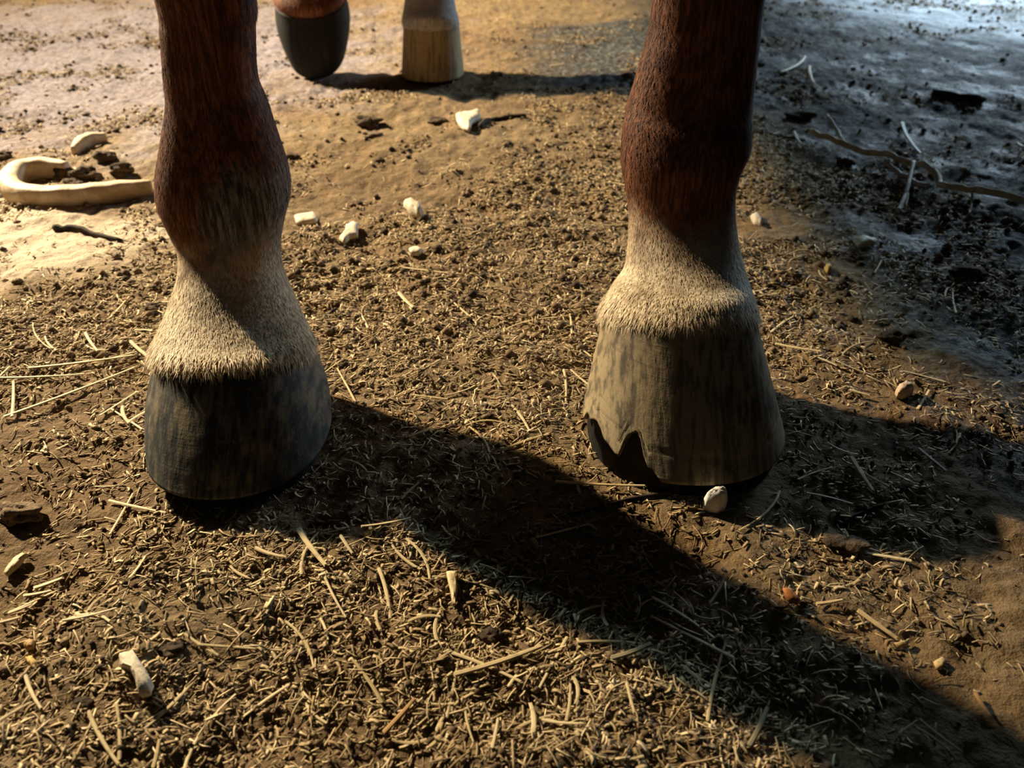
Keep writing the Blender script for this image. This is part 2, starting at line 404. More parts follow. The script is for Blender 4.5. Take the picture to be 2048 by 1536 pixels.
# trunk, neck and head, out of the picture above the legs: centre x, y, z, half width, half height (rings face along the spine)
TRUNK = [(-.04, .40, 1.10, .06, .10), (-.04, .45, 1.10, .15, .20), (-.045, .58, 1.10, .20, .27), (-.06, .80, 1.12, .225, .315), (-.10, 1.10, 1.13, .245, .32),
         (-.15, 1.35, 1.15, .245, .30), (-.19, 1.58, 1.18, .235, .28), (-.22, 1.75, 1.18, .19, .24), (-.235, 1.86, 1.17, .08, .12)]
NECK = [(-.045, .66, 1.16, .15, .24), (-.04, .50, 1.30, .11, .22), (-.035, .30, 1.50, .085, .17), (-.03, .10, 1.70, .072, .13), (-.03, -.02, 1.80, .078, .115),
        (-.03, -.12, 1.76, .082, .125), (-.03, -.22, 1.64, .072, .10), (-.03, -.30, 1.50, .055, .075), (-.03, -.35, 1.42, .052, .062), (-.03, -.38, 1.37, .03, .035)]
def tube_rings(rows, n=4, na=32):
    R = spline(rows, n); rings = []
    for i, (x, y, z, w, h) in enumerate(R):
        a, b = R[max(i - 1, 0)], R[min(i + 1, len(R) - 1)]
        d = Vector(b[:3] - a[:3]).normalized(); side = Vector((1, 0, 0)); up = side.cross(d).normalized()
        rings.append([tuple(Vector((x, y, z)) + side * (w * math.cos(2 * math.pi * k / na)) + up * (h * math.sin(2 * math.pi * k / na))) for k in range(na)])
    return rings

def build_piece(rings):
    V, Fc = loft(rings); bm = bmesh.new()
    vs = [bm.verts.new(v) for v in V]
    for f in Fc: bm.faces.new([vs[i] for i in f])
    bmesh.ops.recalc_face_normals(bm, faces=bm.faces); m = bpy.data.meshes.new('piece'); bm.to_mesh(m); bm.free(); return m
fl, fr_ = leg_rings(L_PX, L_W, .10), leg_rings(R_PX, R_W, .13)
hl, hr = leg_rings([], HL_W, .08), leg_rings([], HR_W, .08)
pieces = [tube_rings(TRUNK), tube_rings(NECK), fl, fr_, hl, hr]
for sx in (-1, 1):       # ears
    pieces.append(tube_rings([(-.03 + sx * .05, -.01, 1.86, .03, .02), (-.03 + sx * .06, -.01, 1.92, .03, .018), (-.03 + sx * .065, -.02, 1.99, .006, .005)], 3, 12))
objs = [link('piece', build_piece(r)) for r in pieces]
horse = objs[0]
for o in objs[1:]:
    md = horse.modifiers.new('join', 'BOOLEAN'); md.operation = 'UNION'; md.object = o
    try: md.solver = 'MANIFOLD'
    except TypeError: md.solver = 'EXACT'
dg = bpy.context.evaluated_depsgraph_get()
hm = bpy.data.meshes.new_from_object(horse.evaluated_get(dg))
if len(hm.polygons) < 5000: print('BOOLEAN FAILED', len(hm.polygons))
for o in objs: bpy.data.objects.remove(o)
hm.polygons.foreach_set('use_smooth', [True] * len(hm.polygons))
horse = link('horse', hm, M['coat'])
tag(horse, 'chestnut horse with pale pasterns, standing on the straw-strewn dirt', 'horse')

def hoof(name, base, W_, F_, B_, top, wt, ft, bt, tilt, mat, lift=.008, bulge=.0, chip=None, rot=None, inset=.006, rings_amp=.0005, groove=.0):
    """wall lofted from the ground rim to the coronet, undercut rim, sole; rot tips the hoof about its toe"""
    na, ns = 144, 44; bx, by = base; tx, ty, tz = top; V = []; Fc = []
    def outline(th, w, f, b):
        c, s = math.cos(th), math.sin(th); d = f if s < 0 else b
        e = 2.25; q = (abs(c) ** e + abs(s) ** e) ** (-1 / e)
        return w * c * q, d * s * q
    def wall(th, s):
        u = s
        x0, y0 = outline(th, W_, F_, B_); x1, y1 = outline(th, wt, ft, bt)
        ug = u
        if chip and u < 1:
            zt = tz - tilt * y1; zc = lift + chip(th); ug = (zc + (zt - zc) * u - lift) / (zt - lift)
        g = 1 - groove * math.exp(-((ug - .20 - .05 * math.sin(th * 2 + 1.0) - .012 * math.sin(th * 7)) / .009) ** 2) + bulge * math.sin(math.pi * min(1, u * 1.05)) + rings_amp * 5 * math.sin(u * 40 + math.sin(th * 2)) * .3
        z0 = lift + (chip(th) if chip else 0); z1 = tz - tilt * y1
        x = (bx + x0) * (1 - u) + (tx + x1) * u; y = (by + y0) * (1 - u) + (ty + y1) * u
        cx, cy = bx * (1 - u) + tx * u, by * (1 - u) + ty * u
        zz_ = lift * (1 - u) + z1 * u if not chip else None
        if chip:
            zf = z1 * u + lift * (1 - u); z = z0 + (z1 - z0) * u
            uu = max(0, min(1, (z - lift) / max(1e-6, z1 - lift)))       # stay on the wall's own slope above a chip
            x = (bx + x0) * (1 - uu) + (tx + x1) * uu; y = (by + y0) * (1 - uu) + (ty + y1) * uu
            cx, cy = bx * (1 - uu) + tx * uu, by * (1 - uu) + ty * uu
        else: z = zz_
        return (cx + (x - cx) * g, cy + (y - cy) * g, z)
    levels = []
    for i in range(ns + 1): levels.append([wall(2 * math.pi * k / na, i / ns) for k in range(na)])
    rim = levels[0]
    def ins(r, d, z):
        out = []
        for k, p in enumerate(r):
            v = Vector((bx - p[0], by - p[1])); L = v.length; v = v / L * min(d, L * .9)
            zz = z(k) if callable(z) else z
            out.append((p[0] + v.x, p[1] + v.y, zz))
        return out
    chip_, chip = chip, None; whole, back = [[wall(2 * math.pi * k / na, q) for k in range(na)] for q in (0, .32)]; chip = chip_
    under = ins(rim, .0035, lambda k: rim[k][2] - .0002)
    core = ins(back, .005, lambda k: back[k][2]); core0 = ins(whole, inset, 0.0)
    sole = ins(whole, .024, .001)
    topin = [((p[0] - tx) * .8 + tx, (p[1] - ty) * .8 + ty, p[2] - .002) for p in levels[-1]]
    seq = [sole, core0, core, under] + levels + [topin]
    V, Fc = loft(seq)
    if rot:
        pv = Vector((bx, by - F_, 0)); Rm = Matrix.Translation(pv) @ Matrix.Rotation(rot, 4, 'X') @ Matrix.Translation(-pv)
        V = [Rm @ Vector(v) for v in V]; mz = min(v.z for v in V); V = [v - Vector((0, 0, mz)) for v in V]
    m = new_mesh(name, V, Fc, True)
    o = link(name, m, mat, horse)
    m.materials.append(M['hoof_sole'])
    nfa = na * 2
    mi = [0] * len(m.polygons)
    for i in range(na * 3): mi[i] = 1
    m.polygons.foreach_set('material_index', mi)
    return o

hoof('hoof', (-.203, .487), .0655, .0765, .064, (-.212, .531, .0505), .0588, .054, .058, .36, M['hoof_dark'], lift=.012, bulge=.045)
def chip_r(th):
    a = math.degrees(th) % 360            # 270 is the toe, 180 the left side
    def bump_(c, w, h): return h * max(0, 1 - abs((a - c) / w) ** 2.2)
    j = .005 * float(vnoise(np.array([a * .22]), np.array([3.3]), 9)[0])
    return max(0, bump_(206, 24, .011) + j, bump_(234, 9, .021) + j, bump_(243, 6, .006)) if 178 < a < 250 else 0.0
hr_ = hoof('hoof', (.130, .502), .0755, .0785, .068, (.1285, .5535, .078), .0562, .0532, .058, .36, M['hoof_tan'], lift=.013, bulge=.0, chip=chip_r, inset=.004, groove=.025)
hr_['label'] = 'long tan dusty hoof with a chipped lower edge'
hoof('hoof', (-.343, 1.553), .052, .070, .052, (-.343, 1.595, .066), .061, .050, .05, .35, M['hoof_black'], lift=.006, bulge=.11, rot=math.radians(42))
hoof('hoof', (-.139, 1.500), .0545, .060, .055, (-.1385, 1.512, .078), .048, .044, .048, .3, M['hoof_brown'], lift=.006)

# tail, out of the picture at the back
tl = spline([(-.24, 1.87, 1.22, .03, .03), (-.245, 1.94, 1.15, .045, .045), (-.245, 1.99, .95, .07, .06), (-.245, 2.0, .70, .065, .06), (-.245, 1.99, .50, .03, .03)], 5)
link('tail', new_mesh('tail', *loft([[(x + w * math.cos(a), y + h * math.sin(a), z) for a in np.linspace(0, 2 * math.pi, 24, endpoint=False)] for x, y, z, w, h in tl]), True), M['tailhair'], horse)

# short hair on the lower legs, longer where it hangs over the coronets
def hair_on(rings, zmax, n, long_ring):
    A = np.array(rings); nr = 0
    while nr < len(A) - 1 and A[nr][:, 2].mean() < zmax: nr += 1
    A = A[:nr + 1]; V = []; T = []
    du = np.diff(A, axis=0); seg = np.linalg.norm(du, axis=2); wr = np.linalg.norm(np.roll(A, -1, 1) - A, axis=2)[:-1]
    area = (seg * wr).ravel(); area = area / area.sum()
    pick = RNG.choice(len(area), n, p=area); ri, ki = pick // NA, pick % NA
    u, v = RNG.random(n), RNG.random(n)
    k2 = (ki + 1) % NA
    P = (A[ri, ki] * (1 - u)[:, None] + A[ri, k2] * u[:, None]) * (1 - v)[:, None] + (A[ri + 1, ki] * (1 - u)[:, None] + A[ri + 1, k2] * u[:, None]) * v[:, None]
    down = A[ri, ki] - A[ri + 1, ki]; down /= np.linalg.norm(down, axis=1)[:, None]
    tan = A[ri, k2] - A[ri, ki]; tan /= np.linalg.norm(tan, axis=1)[:, None]
    nor = np.cross(down, tan); nor /= np.linalg.norm(nor, axis=1)[:, None]
    cen = A.mean(1)[ri]; sg = np.sign(((P - cen) * nor).sum(1)); nor *= sg[:, None]
    low = ri < long_ring
    L = np.where(low, RNG.uniform(.008, .015, n), RNG.uniform(.0045, .0085, n))
    lift_ = np.where(low, RNG.uniform(.02, .22, n), RNG.uniform(.02, .15, n))
    d = down + nor * lift_[:, None] + tan * RNG.normal(0, .20, n)[:, None]; d /= np.linalg.norm(d, axis=1)[:, None]
    w = RNG.uniform(.00022, .00042, n)[:, None]
    b0 = P - tan * w - nor * .0006; b1 = P + tan * w - nor * .0006
    mid = P + d * (L * .55)[:, None]; m0, m1 = mid - tan * w * .8, mid + tan * w * .8
    tip = P + d * L[:, None] - nor * (L * .06)[:, None]
    V = np.stack([b0, b1, m0, m1, tip], 1).reshape(-1, 3)
    i5 = np.arange(n) * 5
    T = np.concatenate([np.stack([i5, i5 + 1, i5 + 3], 1), np.stack([i5, i5 + 3, i5 + 2], 1), np.stack([i5 + 2, i5 + 3, i5 + 4], 1)])
    return V, T, np.repeat(RNG.random(n), 5)
hv, ht, hc = [], [], []; off = 0
for rings, zm, n, lr in ((fl, .30, 42000, 16), (fr_, .30, 46000, 16), (hl, .22, 6000, 6), (hr, .22, 6000, 6)):
    v, t_, c_ = hair_on(rings, zm, n, lr); hv.append(v); ht.append(t_ + off); hc.append(c_); off += len(v)
hair = link('coat_hair', fast_mesh('coat_hair', np.concatenate(hv), np.concatenate(ht), False, np.concatenate(hc)), M['hair'], horse)
hair['kind'] = 'stuff'

# ------------------------------------------------------------------ fine litter (nobody could count it)
def on_hoof(x, y, s=.98):
    bad = np.zeros(len(x), bool)
    for cx, cy, r in HOOVES: bad |= np.hypot(x - cx, y - cy) < r * s * .97
    return bad
# denser and barer places, on the ground: x, y, rx, ry, gain
DENS = [(-.05, .62, .30, .17, 1.6), (-.12, .30, .26, .08, 2.0), (.02, .27, .12, .07, 1.2), (.18, 1.05, .25, .22, 1.2), (.30, .33, .14, .10, -.12), (-.33, .50, .12, .14, .9), (-.22, .24, .10, .04, .8),
        (.30, .62, .18, .15, .7), (-.45, .66, .22, .12, 1.1), (-.60, 1.0, .3, .12, .6), (-.02, 1.0, .12, .10, -.2), (-.38, .42, .10, .07, -.8), (-.33, .30, .10, .07, -.8), (-.17, .315, .05, .03, -1.2), (.36, .37, .1, .06, -.4), (.05, .42, .2, .07, .2), (-.2, 1.28, .2, .1, -.2)]
def density(x, y):
    d = .02 + 1.7 * vnoise(x * 8, y * 8, 31) + 1.3 * vnoise(x * 22, y * 22, 32)
    for cx, cy, rx, ry, g in DENS: d += g * np.exp(-((x - cx) / rx) ** 2 - ((y - cy) / ry) ** 2)
    return np.clip(d, .03, 3)
def scatter(n, ymax=2.6, ymin=.14, pw=1.9):
    X_, Y_ = [], []; got = 0
    while got < n:
        m = n * 3; y = ymin + (ymax - ymin) * RNG.random(m) ** pw; hw = .30 + y * .80
        x = (RNG.random(m) * 2 - 1) * hw
        ok = (RNG.random(m) < density(x, y) / 3.0) & ~on_hoof(x, y) & (RNG.random(m) < hw / 2.4 + .35)
        if ymin > .3: ok &= RNG.random(m) < sstep(ymin, ymin + .42, y)      # the far band thins out toward the viewer
        X_.append(x[ok]); Y_.append(y[ok]); got += ok.sum()
    return np.concatenate(X_)[:n], np.concatenate(Y_)[:n]

def make_bits(n, lmin, lmax, wmin, wmax, bend, tilt, hop, seedtint, thick, band=(2.6, .14, 1.9)):
    x, y = scatter(n, *band); z = ground_h(x, y)
    L = lmin + (lmax - lmin) * RNG.random(n) ** 2.0; w = wmin + (wmax - wmin) * RNG.random(n)
    a = RNG.random(n) * 2 * math.pi; el = RNG.normal(0, tilt, n); cv = RNG.normal(0, bend, n); cz = RNG.normal(0, bend, n)
    rings = []
    for s in (-1, -.33, .33, 1):
        along = s * L / 2; side = cv * L * (s * s - .5); up = np.sin(el) * along + cz * L * (s * s - .5) * .6
        cx = x + np.cos(a) * along - np.sin(a) * side; cy = y + np.sin(a) * along + np.cos(a) * side
        cz_ = z + hop * RNG.random(n) * 0 + up + w * .35
        rings.append((cx, cy, cz_))
    base = hop * RNG.random(n); V = np.zeros((n, 12, 3), np.float32)
    ta = RNG.random(n) * 2 * math.pi
    for i, (cx, cy, cz_) in enumerate(rings):
        taper = (1, 1.05, 1, .8)[i]
        for j in range(3):
            ph = ta + j * 2.094
            V[:, i * 3 + j, 0] = cx - np.sin(a) * np.cos(ph) * w * .6 * taper
            V[:, i * 3 + j, 1] = cy + np.cos(a) * np.cos(ph) * w * .6 * taper
            V[:, i * 3 + j, 2] = cz_ + base + np.sin(ph) * w * .36 * taper * thick
    f = []
    for i in range(3):
        for j in range(3):
            p, q = i * 3 + j, i * 3 + (j + 1) % 3
            f += [(p, q, q + 3), (p, q + 3, p + 3)]
    f += [(0, 2, 1), (9, 10, 11)]
    f = np.array(f); Fc = (np.arange(n) * 12)[:, None, None] + f[None]
    t = np.clip(RNG.beta(1.6, 2.4, n) + seedtint, 0, 1)
    return V.reshape(-1, 3), Fc.reshape(-1, 3), np.repeat(t, 12)
def stuff(name, parts, mat, label):
    V, Fc, T, off = [], [], [], 0
    for v, f, t in parts: V.append(v); Fc.append(f + off); T.append(t); off += len(v)
    o = link(name, fast_mesh(name, np.concatenate(V), np.concatenate(Fc), False, np.concatenate(T)), mat)
    o['kind'] = 'stuff'; o['label'] = label; o['category'] = 'litter'; return o
FAR = (2.5, .52, 1.1)
stuff('straw_litter', [make_bits(24000, .0030, .0110, .0005, .0013, .09, .14, .0010, .0, .7), make_bits(10000, .0035, .010, .0013, .0028, .10, .16, .0010, .03, .25),
                       make_bits(8000, .008, .021, .0006, .0013, .08, .07, .0018, .14, .8), make_bits(40000, .005, .015, .0008, .0019, .10, .22, .002, .0, .6, FAR)], M['litter'],
      'matted chopped straw bits covering the dirt floor')
def make_crumbs(n, rmin, rmax, band=(2.6, .14, 1.9)):
    x, y = scatter(n, *band); r = rmin + (rmax - rmin) * RNG.random(n) ** 2.5; z = ground_h(x, y) + r * .3
    d = np.array([(1, 0, 0), (-1, 0, 0), (0, 1, 0), (0, -1, 0), (0, 0, 1), (0, 0, -1)], float)
    f = np.array([(0, 2, 4), (2, 1, 4), (1, 3, 4), (3, 0, 4), (2, 0, 5), (1, 2, 5), (3, 1, 5), (0, 3, 5)])
    a = RNG.random(n) * 6.28; ca, sa = np.cos(a), np.sin(a); V = np.zeros((n, 6, 3))
    for k in range(6):
        q = r * RNG.uniform(.6, 1.35, n); vx, vy = d[k][0] * q, d[k][1] * q
        V[:, k, 0] = x + ca * vx - sa * vy; V[:, k, 1] = y + sa * vx + ca * vy; V[:, k, 2] = z + d[k][2] * q * .75
    return V.reshape(-1, 3), ((np.arange(n) * 6)[:, None, None] + f[None]).reshape(-1, 3), np.repeat(RNG.beta(1.5, 2.5, n), 6)
stuff('dung_crumbs', [make_crumbs(12000, .0007, .0032), make_crumbs(14000, .001, .006, FAR)], M['crumb'], 'dark crumbs of soil and dung among the straw bits')

# ------------------------------------------------------------------ countable things on the ground
def straw_mesh(L, w, bend=.03, split=0.0, flat=.45, n=8, na=6, taper=.7):
    """hollow-looking stalk: a flattened tube with a node, a bend and cut ends, along local x"""
    rings = []
    for i in range(n + 1):
        s = i / n * 2 - 1; x = s * L / 2; y = bend * L * (s * s - .4); r = w / 2 * (1 - (1 - taper) * (s * .5 + .5))
        if i == n // 2: r *= 1.12
        rings.append([(x + (.25 * w * math.cos(a * 2) if i in (0, n) else 0), y + r * math.cos(a), r * flat * (1 + .5 * split) * math.sin(a) + w * flat * .5) for a in [2 * math.pi * k / na for k in range(na)]])
    V, Fc = loft(rings); return new_mesh('straw', V, Fc)
def place(o, x, y, ang, dz=.001, pitch=0.0):
    o.location = (x, y, H(x, y) + dz); o.rotation_euler = (0, pitch, ang)
def rest_z(x, y, ang, L):
    zs = [H(x + math.cos(ang) * s * L / 2, y + math.sin(ang) * s * L / 2) for s in (-1, -.5, 0, .5, 1)]
    p = -math.atan2(zs[-1] - zs[0], L) ; m = max(zs[i] - (zs[0] + (zs[-1] - zs[0]) * i / 4) for i in range(5))
    return (zs[0] + zs[-1]) / 2 + m * .6, p
STRAWS = [  # pixel ends, width in pixels, material, bend, label
    (910, 1357, 1085, 1294, 15, 'straw', .02, 'thick pale straw lying slantwise in the litter, bottom centre, below the leg shadow'),
    (768, 1462, 830, 1397, 13, 'straw_orange', .01, 'orange-tinted straw slanting near the bottom edge, left of the thick pale straw'),
    (597, 1064, 652, 1140, 13, 'straw', .02, 'stout yellow straw just below the left front hoof, pointing down right'),
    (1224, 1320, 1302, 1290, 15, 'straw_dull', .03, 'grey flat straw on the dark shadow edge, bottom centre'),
    (1716, 1222, 1795, 1276, 14, 'straw', .01, 'bright thick straw slanting on the brown dirt at lower right'),
    (1699, 922, 1744, 985, 13, 'straw', .01, 'pale straw at the lower rim of the right hoof shadow'),
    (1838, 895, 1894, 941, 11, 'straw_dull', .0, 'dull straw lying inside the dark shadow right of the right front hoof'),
    (1112, 972, 1290, 979, 10, 'straw', .015, 'long thin straw ending at the chipped edge of the right front hoof'),
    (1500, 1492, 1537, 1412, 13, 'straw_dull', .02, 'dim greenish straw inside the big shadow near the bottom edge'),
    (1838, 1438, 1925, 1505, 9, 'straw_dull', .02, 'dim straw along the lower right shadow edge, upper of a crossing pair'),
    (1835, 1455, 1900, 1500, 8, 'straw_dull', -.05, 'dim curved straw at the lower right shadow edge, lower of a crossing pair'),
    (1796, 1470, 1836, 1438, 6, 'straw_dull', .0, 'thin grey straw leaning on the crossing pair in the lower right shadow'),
    (1950, 1388, 1976, 1437, 11, 'straw_orange', .02, 'orange straw at the far lower right, beside the shadow edge'),
    (1634, 1207, 1686, 1202, 10, 'straw', .02, 'short level straw left of the bright thick straw at lower right'),
    (1420, 1210, 1450, 1160, 6, 'straw', .03, 'thin straw poking into the shadow below the right front hoof'),
    (985, 1502, 997, 1437, 9, 'straw', .01, 'upright pale straw close to the bottom edge, right of the orange-tinted straw'),
    (930, 1425, 946, 1487, 6, 'straw', .03, 'fine straw left of the upright pale one at the bottom edge'),
    (1083, 1438, 1168, 1456, 8, 'straw', .04, 'fine level straw near the bottom edge, right of the upright pale one'),
    (1253, 1368, 1268, 1432, 8, 'straw', .01, 'short straw at the lower fringe of the long leg shadow'),
    (725, 1068, 822, 1045, 8, 'straw', .03, 'fine straw right of the stout yellow one below the left front hoof'),
    (683, 1083, 706, 1115, 8, 'straw', .01, 'short straw between the stout yellow one and the leg shadow'),
    (650, 1162, 692, 1242, 6, 'straw', .02, 'thin straw below the stout yellow one'),
    (752, 1230, 760, 1268, 10, 'straw', .08, 'small bent straw in the thick litter below the leg shadow'),
    (70, 1178, 126, 1157, 14, 'straw', .02, 'upper of the short bright straws at the left edge, below the dirt lump'),
    (48, 1192, 104, 1183, 11, 'straw', .03, 'second of the short bright straws at the left edge, below the dirt lump'),
    (20, 1232, 66, 1212, 9, 'straw', .02, 'third of the short bright straws at the left edge, below the dirt lump'),
    (0, 1252, 42, 1236, 11, 'straw', .01, 'lowest of the short bright straws at the left edge, cut by the frame'),
    (128, 1250, 242, 1236, 8, 'straw', .03, 'long thin straw lying level above the pale curved paring'),
    (55, 1362, 86, 1428, 9, 'straw', .03, 'straw leaning left of the pale curved paring'),
    (182, 1438, 240, 1540, 10, 'straw', .03, 'straw running out of the bottom edge below the pale curved paring'),
    (310, 1540, 324, 1488, 11, 'straw', .02, 'pale straw cut by the bottom edge, right of the curved paring'),
    (370, 1274, 436, 1311, 8, 'straw', .02, 'fine straw right of the pale curved paring'),
    (512, 1104, 574, 1122, 11, 'straw', .05, 'flat pale straw left of the stout yellow straw'),
    (12, 840, 272, 736, 10, 'straw', .015, 'longest straw at the left edge, pointing at the left front hoof'),
    (60, 744, 268, 716, 10, 'straw', .02, 'long straw just above the longest one at the left edge'),
    (0, 764, 170, 752, 8, 'straw', .02, 'long straw crossing the longest one at the left edge'),
    (172, 672, 196, 708, 7, 'straw', .02, 'short thin straw above the long ones at the left edge'),
    (27, 838, 30, 768, 8, 'straw', .01, 'whitish straw standing across the left end of the longest straw'),
    (262, 690, 312, 728, 9, 'straw', .02, 'straw touching the coronet side of the left front hoof'),
    (242, 812, 257, 850, 9, 'straw', .06, 'short straw left of the left front hoof wall'),
    (797, 588, 826, 618, 9, 'straw', .02, 'pale straw in the dense litter between the front hooves'),
    (1565, 150, 1614, 116, 8, 'straw', .06, 'slanting straw on the dark ground right of the right foreleg'),
    (1615, 138, 1624, 178, 8, 'straw', .02, 'upright straw next to the slanting one on the dark ground'),
    (1800, 245, 1836, 312, 11, 'straw_dull', .03, 'flat pale straw above the branch on the dark ground'),
    (1585, 262, 1612, 300, 8, 'straw_dull', .04, 'small straw left of the cut end of the branch'),
    (1550, 690, 1640, 712, 8, 'straw', .03, 'straw on the lit dirt right of the right front hoof wall'),
    (1700, 780, 1740, 790, 8, 'straw', .03, 'small straw beside the dark soil right of the right front hoof'),
]
for (x0, y0, x1, y1, w, mk, bend, lab) in STRAWS:
    a, b = gp(x0, y0), gp(x1, y1); L = (b - a).length; c = (a + b) / 2; ang = math.atan2(b.y - a.y, b.x - a.x)
    ww = pxsize((x0 + x1) / 2, (y0 + y1) / 2, w) * .9
    o = link('straw', straw_mesh(L, ww, bend, n=10), M[mk])
    z, p = rest_z(c.x, c.y, ang, L); o.location = (c.x, c.y, z + .0028); o.rotation_euler = (0, p, ang)
    tag(o, lab, 'straw')

# loose straw pieces that nothing tells apart
protos = [straw_mesh(.026 + .006 * k, .0022 + .0003 * (k % 3), random.uniform(-.10, .10), n=6) for k in range(8)]
for m in protos: m.materials.append(M['straw'])
cx_, cy_ = [], []
while len(cx_) < 210:
    x, y = scatter(60, 1.7)
    for a, b in zip(x, y):
        if len(cx_) < 210 and abs(a) < .26 + .6 * b and min(math.hypot(a - h[0], b - h[1]) / h[2] for h in HOOVES) > 1.15: cx_.append(a); cy_.append(b)
for i, (x, y) in enumerate(zip(cx_, cy_)):
    m = protos[i % 8]; o = bpy.data.objects.new('straw', m); COL.objects.link(o)
    ang = random.uniform(0, 6.28); z, p = rest_z(x, y, ang, .03); o.location = (x, y, z + .0012); o.rotation_euler = (random.uniform(-.3, .3), p, ang)
    s = random.uniform(.45, .95); o.scale = (s, random.uniform(.7, 1.05), s)
    where = ('on the damp, shaded ground at right' if x > .36 else 'behind the front legs, toward the hind hooves' if y > 1.05 and x > -.35 else 'near the horseshoe' if y > .80 and x < -.3 else
             'left of the left front hoof' if y > .42 and x < -.27 else 'at lower left, in front of the left front hoof' if x < -.08 and y < .42 else
             'between and behind the front hooves' if y > .46 else 'in front of the right front hoof' if x > .10 else 'at the bottom centre')
    tag(o, 'small loose straw scrap ' + where, 'straw', 'loose straw scraps ' + where)

def lump(r, flat=.6, rough=.25, sub=3, seed=0, stretch=(1, 1)):
    bm = bmesh.new(); bmesh.ops.create_icosphere(bm, subdivisions=sub, radius=1)
    co = np.array([v.co for v in bm.verts]); sd = seed * 7.3
    n = vnoise(co[:, 0] * 1.6 + sd, co[:, 1] * 1.6 + co[:, 2] * 1.9, 3 + seed) * 1.3 + vnoise(co[:, 0] * 4 + sd, co[:, 1] * 4 - co[:, 2] * 4, 5 + seed) * .7
    for v, k in zip(bm.verts, n):
        v.co = Vector((v.co.x * stretch[0], v.co.y * stretch[1], v.co.z * flat)) * (r * (1 + rough * k * 2))
    m = bpy.data.meshes.new('lump'); bm.to_mesh(m); bm.free(); return m
def outline_slab(pts, th, bulge=.3, seed=0):
    """a chip from its plan outline (metres), with thickness, a domed uneven top and rounded rim"""
    n = len(pts); P = [Vector((p[0], p[1], 0)) for p in pts]; c = sum(P, Vector()) / n; rr = random.Random(seed); V = []; rows = []; th = th * .75
    for sc, z in ((.90, 0), (1.0, th * .35), (.97, th * .8), (.80, th * (1 + bulge * .6)), (.45, th * (1 + bulge))):
        rows.append([c + (p - c) * sc + Vector((0, 0, z + rr.uniform(-.12, .12) * th * (z > 0))) for p in P])
    V, Fc = loft([[tuple(v) for v in r] for r in rows]); return new_mesh('chip', V, Fc, True)
def px_outline(pts):
    g = [gp(*p) for p in pts]; c = sum(g, Vector()) / len(g); out = []
    for i, a in enumerate(g):               # two extra points per side keep the rim rounded
        b = g[(i + 1) % len(g)]
        out += [a - c, a.lerp(b, .33) - c + Vector((random.uniform(-1, 1), random.uniform(-1, 1), 0)) * .0008, a.lerp(b, .67) - c]
    if sum(p.x * q.y - q.x * p.y for p, q in zip(out, out[1:] + out[:1])) < 0: out.reverse()
    return c, out
def chip(name, pts, th, mat, label, cat, bulge=.3, dz=0.0, roll=(0, 0)):
    c, out = px_outline(pts); m = outline_slab(out, th, bulge, len(pts) + int(pts[0][0]))
    o = link(name, m, M[mat]); o.location = (c.x, c.y, H(c.x, c.y) + dz); o.rotation_euler = (roll[0], roll[1], 0)
    return tag(o, label, cat)

chip('hoof_paring', [(245, 1322), (272, 1316), (292, 1345), (312, 1380), (308, 1402), (290, 1408), (280, 1385), (268, 1358), (244, 1344)], .008, 'chip',
     'pale curved hoof paring lying in the litter at lower left', 'hoof paring', .5)
chip('hoof_paring', [(912, 243), (935, 238), (958, 233), (962, 248), (945, 258), (940, 274), (925, 270), (915, 258)], .010, 'chip', 'angular cream paring between the legs, near the hind hooves', 'hoof paring', .3, .002)
chip('hoof_paring', [(588, 430), (628, 424), (636, 434), (632, 442), (592, 446)], .007, 'chip', 'flat cream paring beside the left fetlock', 'hoof paring', .3, .001)
chip('hoof_paring', [(678, 478), (690, 466), (692, 452), (708, 445), (717, 448), (716, 472), (700, 476), (688, 486)], .008, 'chip', 'jagged whitish paring below the flat one, right of the left pastern', 'hoof paring', .3, .001)
chip('hoof_paring', [(808, 420), (822, 416), (842, 424), (849, 434), (840, 440), (822, 434)], .012, 'chip', 'oblong white paring with a black shadow between the front legs', 'hoof paring', .5, .004, (.2, 0))
chip('hoof_paring', [(818, 508), (836, 504), (848, 510), (838, 517), (822, 516)], .006, 'chip', 'smallest pale paring between the front legs', 'hoof paring', .3, .001)
chip('hoof_paring', [(1704, 482), (1722, 479), (1752, 484), (1748, 493), (1716, 496)], .007, 'horn', 'thin tan paring on dark soil right of the right pastern', 'hoof paring', .3, .003)
chip('pebble', [(1404, 1014), (1418, 1005), (1440, 1000), (1452, 1010), (1450, 1022), (1432, 1027), (1410, 1022)], .015, 'stone', 'white pebble in front of the right front hoof', 'pebble', .6)
chip('pebble', [(1790, 783), (1806, 774), (1822, 776), (1826, 786), (1808, 793), (1793, 792)], .010, 'horn', 'tan pebble at the right tip of the right hoof shadow', 'pebble', .6, .001)
chip('pebble', [(1501, 433), (1512, 430), (1522, 442), (1524, 451), (1508, 446)], .008, 'chip', 'small pale pebble right of the right pastern', 'pebble', .5)
chip('pebble', [(1648, 537), (1658, 532), (1664, 541), (1655, 547)], .006, 'yellow', 'tiny yellowish pebble right of the right coronet', 'pebble', .5)
chip('wood_chip', [(52, 1317), (66, 1314), (80, 1330), (70, 1339), (58, 1330)], .004, 'yellow', 'small yellow wood chip at the lower left edge', 'wood chip')
chip('wood_chip', [(48, 1292), (62, 1280), (72, 1284), (70, 1296), (54, 1302)], .005, 'straw_orange', 'tan wood chip above the yellow one at the lower left edge', 'wood chip')
chip('wood_chip', [(892, 1150), (912, 1147), (915, 1182), (910, 1212), (904, 1210)], .004, 'straw', 'wedge-shaped tan wood chip below the leg shadow', 'wood chip', .2, .002, (.1, .1))
